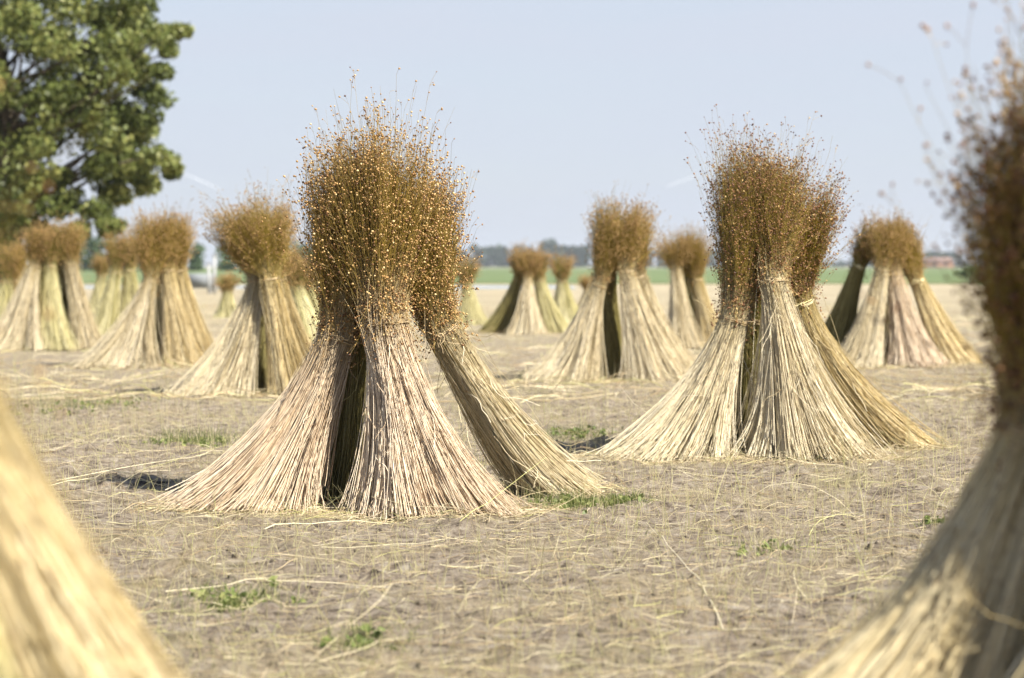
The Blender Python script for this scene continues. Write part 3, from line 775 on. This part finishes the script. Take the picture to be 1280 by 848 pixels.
for (px, Y, w) in ((296, 6.85, .2), (545, 6.7, .24), (690, 7.3, .14), (840, 8.55, .24), (1012, 8.5, .26), (1112, 9.0, .17), (266, 12.6, .25), (360, 12.6, .2), (702, 14.1, .25), (822, 14.1, .25), (1072, 16.2, .3), (1150, 16.2, .3), (144, 16.4, .3), (228, 16.6, .25)):
    n = 420 if Y < 10 else 160; a = rs.rand(n) * 6.283; q = rs.uniform(.75, 1.5, n); cx = W(px, 333, Y)[0]
    parts.append(litter('f', n, 0, 0, (.03, .16), .0009 if Y < 10 else .002, .12, 1, (cx + np.cos(a) * q * w, Y + np.sin(a) * q * w * .62)))
def merge(parts):
    V = []; Q = []; vv = []; o = 0
    for a, b, c in parts: V.append(a); Q.append(b + o); vv.append(c); o += len(a)
    return np.concatenate(V), np.concatenate(Q), np.concatenate(vv)
V, Q, vv = merge(parts)
tag(new_mesh('straw_litter', V, [Q], [LIT], None, vv), kind='stuff')

DRY = var_mat('dry_grass', [(0, (.52, .43, .25)), (.6, (.74, .67, .42)), (1, (.56, .56, .22))], rough=.6, transl=.3)
def blades(n, xy, Hr, rad, lean=.35, curve=.5):
    x, y = xy; H = rs.uniform(*Hr, n) ; K = 6; t = np.linspace(0, 1, K)[None]
    a = rs.rand(n) * 6.283; l = np.abs(rs.normal(0, lean, n)); cv = rs.normal(0, curve, n)
    hor = (l[:, None] * t + cv[:, None] * t ** 2 * .5) * H[:, None]
    X = x[:, None] + np.cos(a)[:, None] * hor; Y = y[:, None] + np.sin(a)[:, None] * hor
    Z = ground_z(x, y)[:, None] - .004 + t * H[:, None] * (1 - .25 * t * np.abs(cv)[:, None])
    P = np.stack([X, Y, Z], -1); R = rad * rs.uniform(.6, 1.2, (n, 1)) * (1.1 - .85 * t)
    return tubes(P, R, np.repeat(rs.rand(n, 1, 3), K, 1))
x, y = area(12000, 3.7, 15, 1.2)
x2, y2 = area(3000, 4.6, 14, 1.); 
k = rs.rand(3000) < np.where(x2 < .2, np.where(y2 > 8.2, .75, .22), .6)
B1 = blades(12000, (x, y), (.015, .12), .00075, .45, .6)
B2 = blades(int(k.sum()), (x2[k], y2[k]), (.06, .22), .0009, .25, .35)
x3, y3 = area(2600, 14, 45, 1.2)
B3 = blades(2600, (x3, y3), (.04, .16), .002)
V, Q, vv = merge([B1, B2, B3])
tag(new_mesh('dry_grass', V, [Q], [DRY], None, vv), kind='stuff')

x, y = area(9000, 3.6, 13, 1.3)
r = rs.gamma(1.1, .0022, 9000) + .001
Cc = np.stack([x, y, ground_z(x, y)], -1)
V, Fc, vv = blobs(Cc, r, np.zeros((9000, 3)), 1, rs, .4)
tag(new_mesh('soil_crumbs', V, [Fc], [bpy.data.materials['dry_field_soil']], None, vv, smooth=False), kind='stuff')

GREEN = var_mat('weed_green', [(0, (.07, .10, .028)), (.5, (.17, .215, .065)), (1, (.40, .40, .16))], rough=.5, transl=.3)
def tuft(px, py, w, n, h, label):
    Y = CAMZ * F / (py - 333); c = W(px, 333, Y)[0]; 
    x = c + rs.normal(0, w * .6, n * 3); y = Y + rs.normal(0, w * .9, n * 3)
    t = thing('grass_tuft', label, 'grass tuft', (c, Y, float(ground_z(c, Y))), 'small green tufts growing in the dry field')
    V, Q, vv = blades(n * 3, (x, y), (h * .3, h * 1.25), .0009, .5, .7)
    tag(new_mesh('blades', V, [Q], [GREEN], t, vv), kind='stuff')
    m_ = max(4, n // 3)
    x = c + rs.normal(0, w * .4, m_); y = Y + rs.normal(0, w * .7, m_)
    C_ = np.stack([x, y, ground_z(x, y) + .008], -1)
    lf = leaves_mesh('low_leaves', C_, np.full(m_, .014), 5, .016, GREEN, t, rs); tag(lf, kind='stuff')
tuft(240, 556, .17, 170, .07, 'green grass tuft on open soil left of the largest stook')
tuft(712, 632, .13, 150, .055, 'low green grass tuft at the foot of the slanting gold sheaf')
tuft(780, 628, .08, 80, .04, 'small green grass tuft between the two sharp stooks')
tuft(295, 752, .11, 110, .04, 'blurred green tuft in front of the largest stook')
tuft(450, 800, .08, 70, .035, 'blurred low green tuft nearest the camera, on bare soil')
tuft(720, 545, .18, 120, .05, 'green tuft behind the slanting sheaf, seen between the sharp stooks')
tuft(470, 636, .07, 30, .10, 'thin yellow-green blades rising before the dark gap of the largest stook')
tuft(1168, 664, .04, 20, .03, 'tiny leafy green sprout near the close dark sheaf')
tuft(95, 512, .35, 120, .08, 'sparse yellow-green blades before the stook under the tree')
tuft(960, 690, .10, 30, .03, 'faint green patch on bare soil below the sharp dark-headed stook')
tuft(20, 395, .5, 140, .10, 'green growth around the feet of the frame-edge sheaf')

def fallen(a, b, rise, r, label):
    pa = W(a[0], 333, CAMZ * F / (a[1] - 333)); pb = W(b[0], 333, CAMZ * F / (b[1] - 333)); t = np.linspace(0, 1, 16)
    P = pa + (pb - pa) * t[:, None]
    P[:, 0] += np.sin(t * 5) * .008; P[:, 1] += np.sin(t * math.pi) * .02
    P[:, 2] = np.maximum(ground_z(P[:, 0], P[:, 1]), ground_z(P[:, 0], P[:, 1]).mean()) + .003 + np.sin(t * math.pi) * rise
    V, Q, vv = tubes(P[None], (r * (1.1 - .6 * t))[None], np.full((1, 16, 3), .8), 5)
    tag(new_mesh('fallen_straw', V, [Q], [LIT], None, vv), label, 'straw', 'long loose straws lying on the soil')
fallen((62, 608), (292, 572), .012, .0014, 'long pale straw lying behind the shadow left of the largest stook')
fallen((60, 616), (215, 596), .01, .0012, 'shorter yellow straw just below the longest pale one')
fallen((205, 741), (486, 736), .012, .0013, 'straight pale straw lying across the soil in front of the largest stook')
fallen((330, 664), (492, 654), .015, .0014, 'pinkish straw lying right at the feet of the largest stook')
fallen((905, 790), (812, 655), .012, .0013, 'long thin straw between the largest stook and the close dark sheaf')

# ------------------------------------------------------------------ haze
hz = bpy.data.materials.new('haze_air'); hz.use_nodes = True
nt = hz.node_tree; nt.nodes.clear()
o_ = nt.nodes.new('ShaderNodeOutputMaterial'); pv = nt.nodes.new('ShaderNodeVolumePrincipled')
pv.inputs['Color'].default_value = (.86, .92, 1, 1); pv.inputs['Density'].default_value = .00019
pv.inputs['Anisotropy'].default_value = .2
nt.links.new(pv.outputs[0], o_.inputs['Volume'])
v, f = box(-4500, 4500, -120, 4500, -1.3, 40)
tag(new_mesh('haze', v, [f], [hz], smooth=False), kind='stuff')
